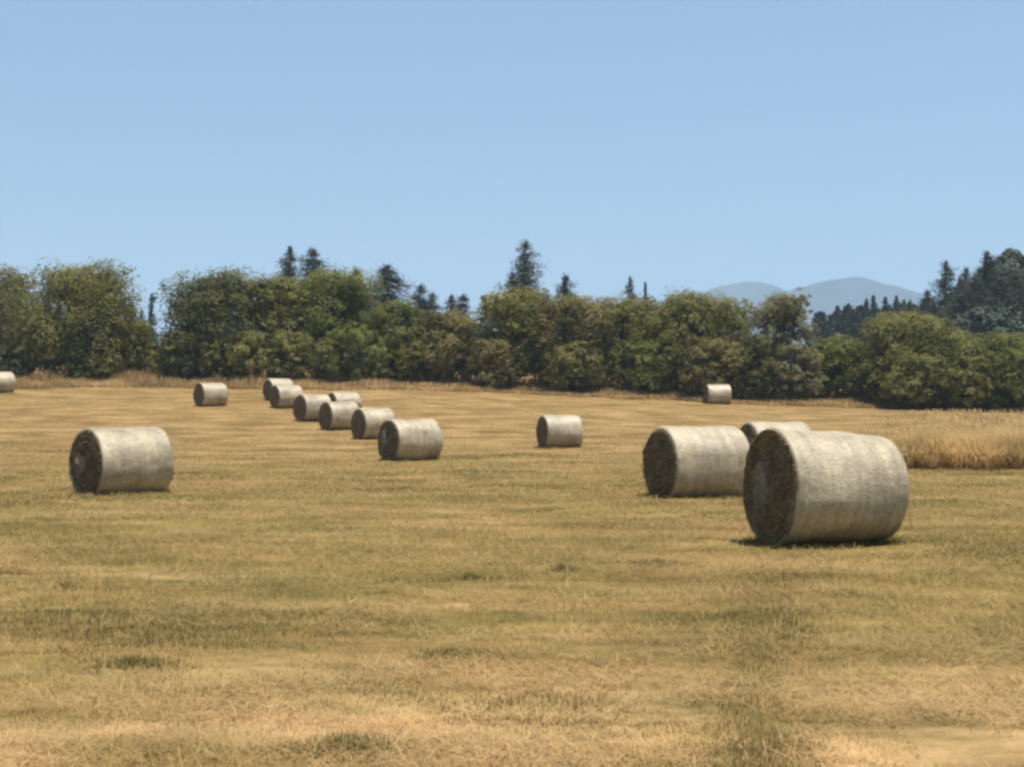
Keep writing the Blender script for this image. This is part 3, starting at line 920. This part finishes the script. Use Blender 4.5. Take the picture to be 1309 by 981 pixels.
tag(o, 'far dark conifer wood on the ridge below the mountains', 'wood', None, 'stuff')


# ------------------------------------------------------------------ mountains
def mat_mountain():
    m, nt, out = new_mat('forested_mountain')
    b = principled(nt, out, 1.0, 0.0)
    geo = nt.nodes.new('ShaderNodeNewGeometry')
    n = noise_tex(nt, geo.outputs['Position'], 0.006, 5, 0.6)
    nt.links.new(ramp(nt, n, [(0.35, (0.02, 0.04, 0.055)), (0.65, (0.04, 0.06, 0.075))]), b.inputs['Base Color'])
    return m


M_MOUNT = mat_mountain()


def mountain(prof, d, depth, seed, label):
    """prof: (px, py) crest seen from the field"""
    p = np.array(prof, float)
    pxs = np.linspace(p[0, 0], p[-1, 0], 150)
    # smooth crest
    py = np.interp(pxs, p[:, 0], p[:, 1])
    k = np.ones(7) / 7
    py = np.convolve(np.pad(py, 3, 'edge'), k, 'valid')
    py = py + 5.0 * fbm(pxs / 38.0, pxs * 0 + 1.5, seed, 4)
    xs_ = at(pxs, d); hs = ztop(py, d)
    v = np.linspace(-1, 1, 41)
    XX, VV = np.meshgrid(xs_, v)
    prof_v = np.cos(VV * PI / 2) ** 1.3
    HH = np.tile(hs, (41, 1))
    YY = d + VV * depth
    rg = fbm(XX / 140.0, YY / 260.0, seed, 4)
    ZZ = -1 + (HH + 1) * prof_v * (1 + 0.7 * rg * (1 - prof_v ** 6))
    i = np.arange(41 * 150).reshape(41, 150)
    f = np.stack([i[:-1, :-1], i[:-1, 1:], i[1:, 1:], i[1:, :-1]], -1).reshape(-1, 4)
    o = mesh_np('mountain', np.stack([XX, YY, ZZ], -1).reshape(-1, 3), f, M_MOUNT, smooth=True)
    tag(o, label, None, None, 'structure')


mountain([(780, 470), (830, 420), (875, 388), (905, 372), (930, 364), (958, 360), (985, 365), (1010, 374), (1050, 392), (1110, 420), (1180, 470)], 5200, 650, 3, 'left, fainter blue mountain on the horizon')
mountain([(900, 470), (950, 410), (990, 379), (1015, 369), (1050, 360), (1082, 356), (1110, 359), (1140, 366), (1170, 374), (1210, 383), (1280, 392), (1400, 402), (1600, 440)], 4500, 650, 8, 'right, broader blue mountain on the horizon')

# ------------------------------------------------------------------ air
hx, hy0, hy1, hz0, hz1 = 6000, -400, 7600, -6.0, 460.0
hv_ = [(-hx, hy0, hz0), (hx, hy0, hz0), (hx, hy1, hz0), (-hx, hy1, hz0), (-hx, hy0, hz1), (hx, hy0, hz1), (hx, hy1, hz1), (-hx, hy1, hz1)]
hf = [(3, 2, 1, 0), (4, 5, 6, 7), (0, 1, 5, 4), (1, 2, 6, 5), (2, 3, 7, 6), (3, 0, 4, 7)]
mh, nt, out = new_mat('summer_air')
pv = nt.nodes.new('ShaderNodeVolumePrincipled')
pv.inputs['Color'].default_value = (0.48, 0.645, 0.82, 1)
pv.inputs['Density'].default_value = 0.00023
pv.inputs['Anisotropy'].default_value = 0.0
nt.links.new(pv.outputs[0], out.inputs['Volume'])
hz = mesh_py('haze', hv_, hf, mh, smooth=False)
tag(hz, 'thin blue summer haze over the field', 'haze', None, 'stuff')

# ------------------------------------------------------------------ light
EL, AZ = R(76), math.atan2(0.86, -0.51)      # azimuth clockwise from +Y: behind the camera, to the right
S = Vector((math.sin(AZ) * math.cos(EL), math.cos(AZ) * math.cos(EL), math.sin(EL)))
sun = bpy.data.lights.new('sun', 'SUN'); sun.energy = 5.0; sun.angle = R(0.5); sun.color = (1.0, 0.95, 0.87)
so = bpy.data.objects.new('sun', sun); COL.objects.link(so)
so.rotation_euler = S.to_track_quat('Z', 'Y').to_euler()
so.location = (0, 0, 300)

w = bpy.data.worlds.new('World'); scene.world = w; w.use_nodes = True
nt = w.node_tree; nt.nodes.clear()
wo = nt.nodes.new('ShaderNodeOutputWorld'); bg = nt.nodes.new('ShaderNodeBackground')
sky = nt.nodes.new('ShaderNodeTexSky'); sky.sky_type = 'NISHITA'; sky.sun_disc = False
sky.sun_elevation = EL; sky.sun_rotation = AZ
tc = nt.nodes.new('ShaderNodeTexCoord'); up = nt.nodes.new('ShaderNodeVectorMath'); up.operation = 'ADD'
up.inputs[1].default_value = (0, 0, 0.16)
nt.links.new(tc.outputs['Generated'], up.inputs[0]); nt.links.new(up.outputs[0], sky.inputs['Vector'])
sky.altitude = 100; sky.air_density = 1.0; sky.dust_density = 0.3; sky.ozone_density = 3.0
hs = nt.nodes.new('ShaderNodeHueSaturation'); hs.inputs['Saturation'].default_value = 0.93
nt.links.new(sky.outputs[0], hs.inputs['Color']); nt.links.new(mixc(nt, 1.0, hs.outputs[0], (1.07, 1.20, 1.09), 'MULTIPLY'), bg.inputs['Color']); bg.inputs['Strength'].default_value = 0.109
nt.links.new(bg.outputs[0], wo.inputs['Surface'])

# ------------------------------------------------------------------ camera
cam = bpy.data.cameras.new('camera'); co = bpy.data.objects.new('camera', cam); COL.objects.link(co)
cam.sensor_width = 36.0; cam.lens = 36.0 * F / 1309.0
cam.clip_start = 0.1; cam.clip_end = 20000
co.location = (0, 0, EYE)
co.rotation_euler = (PI / 2 + math.atan((HOR - 490.5) / F), 0, 0)
scene.camera = co

scene.view_settings.view_transform = 'Standard'
scene.view_settings.look = 'None'
scene.view_settings.exposure = 0.60
scene.view_settings.gamma = 1.0
scene.view_settings.use_curve_mapping = False
scene.render.engine = 'CYCLES'
scene.cycles.use_denoising = True
scene.cycles.filter_width = 2.9
scene.cycles.max_bounces = 6
scene.cycles.diffuse_bounces = 3
scene.cycles.volume_bounces = 1
scene.cycles.use_adaptive_sampling = True
scene.cycles.adaptive_threshold = 0.02
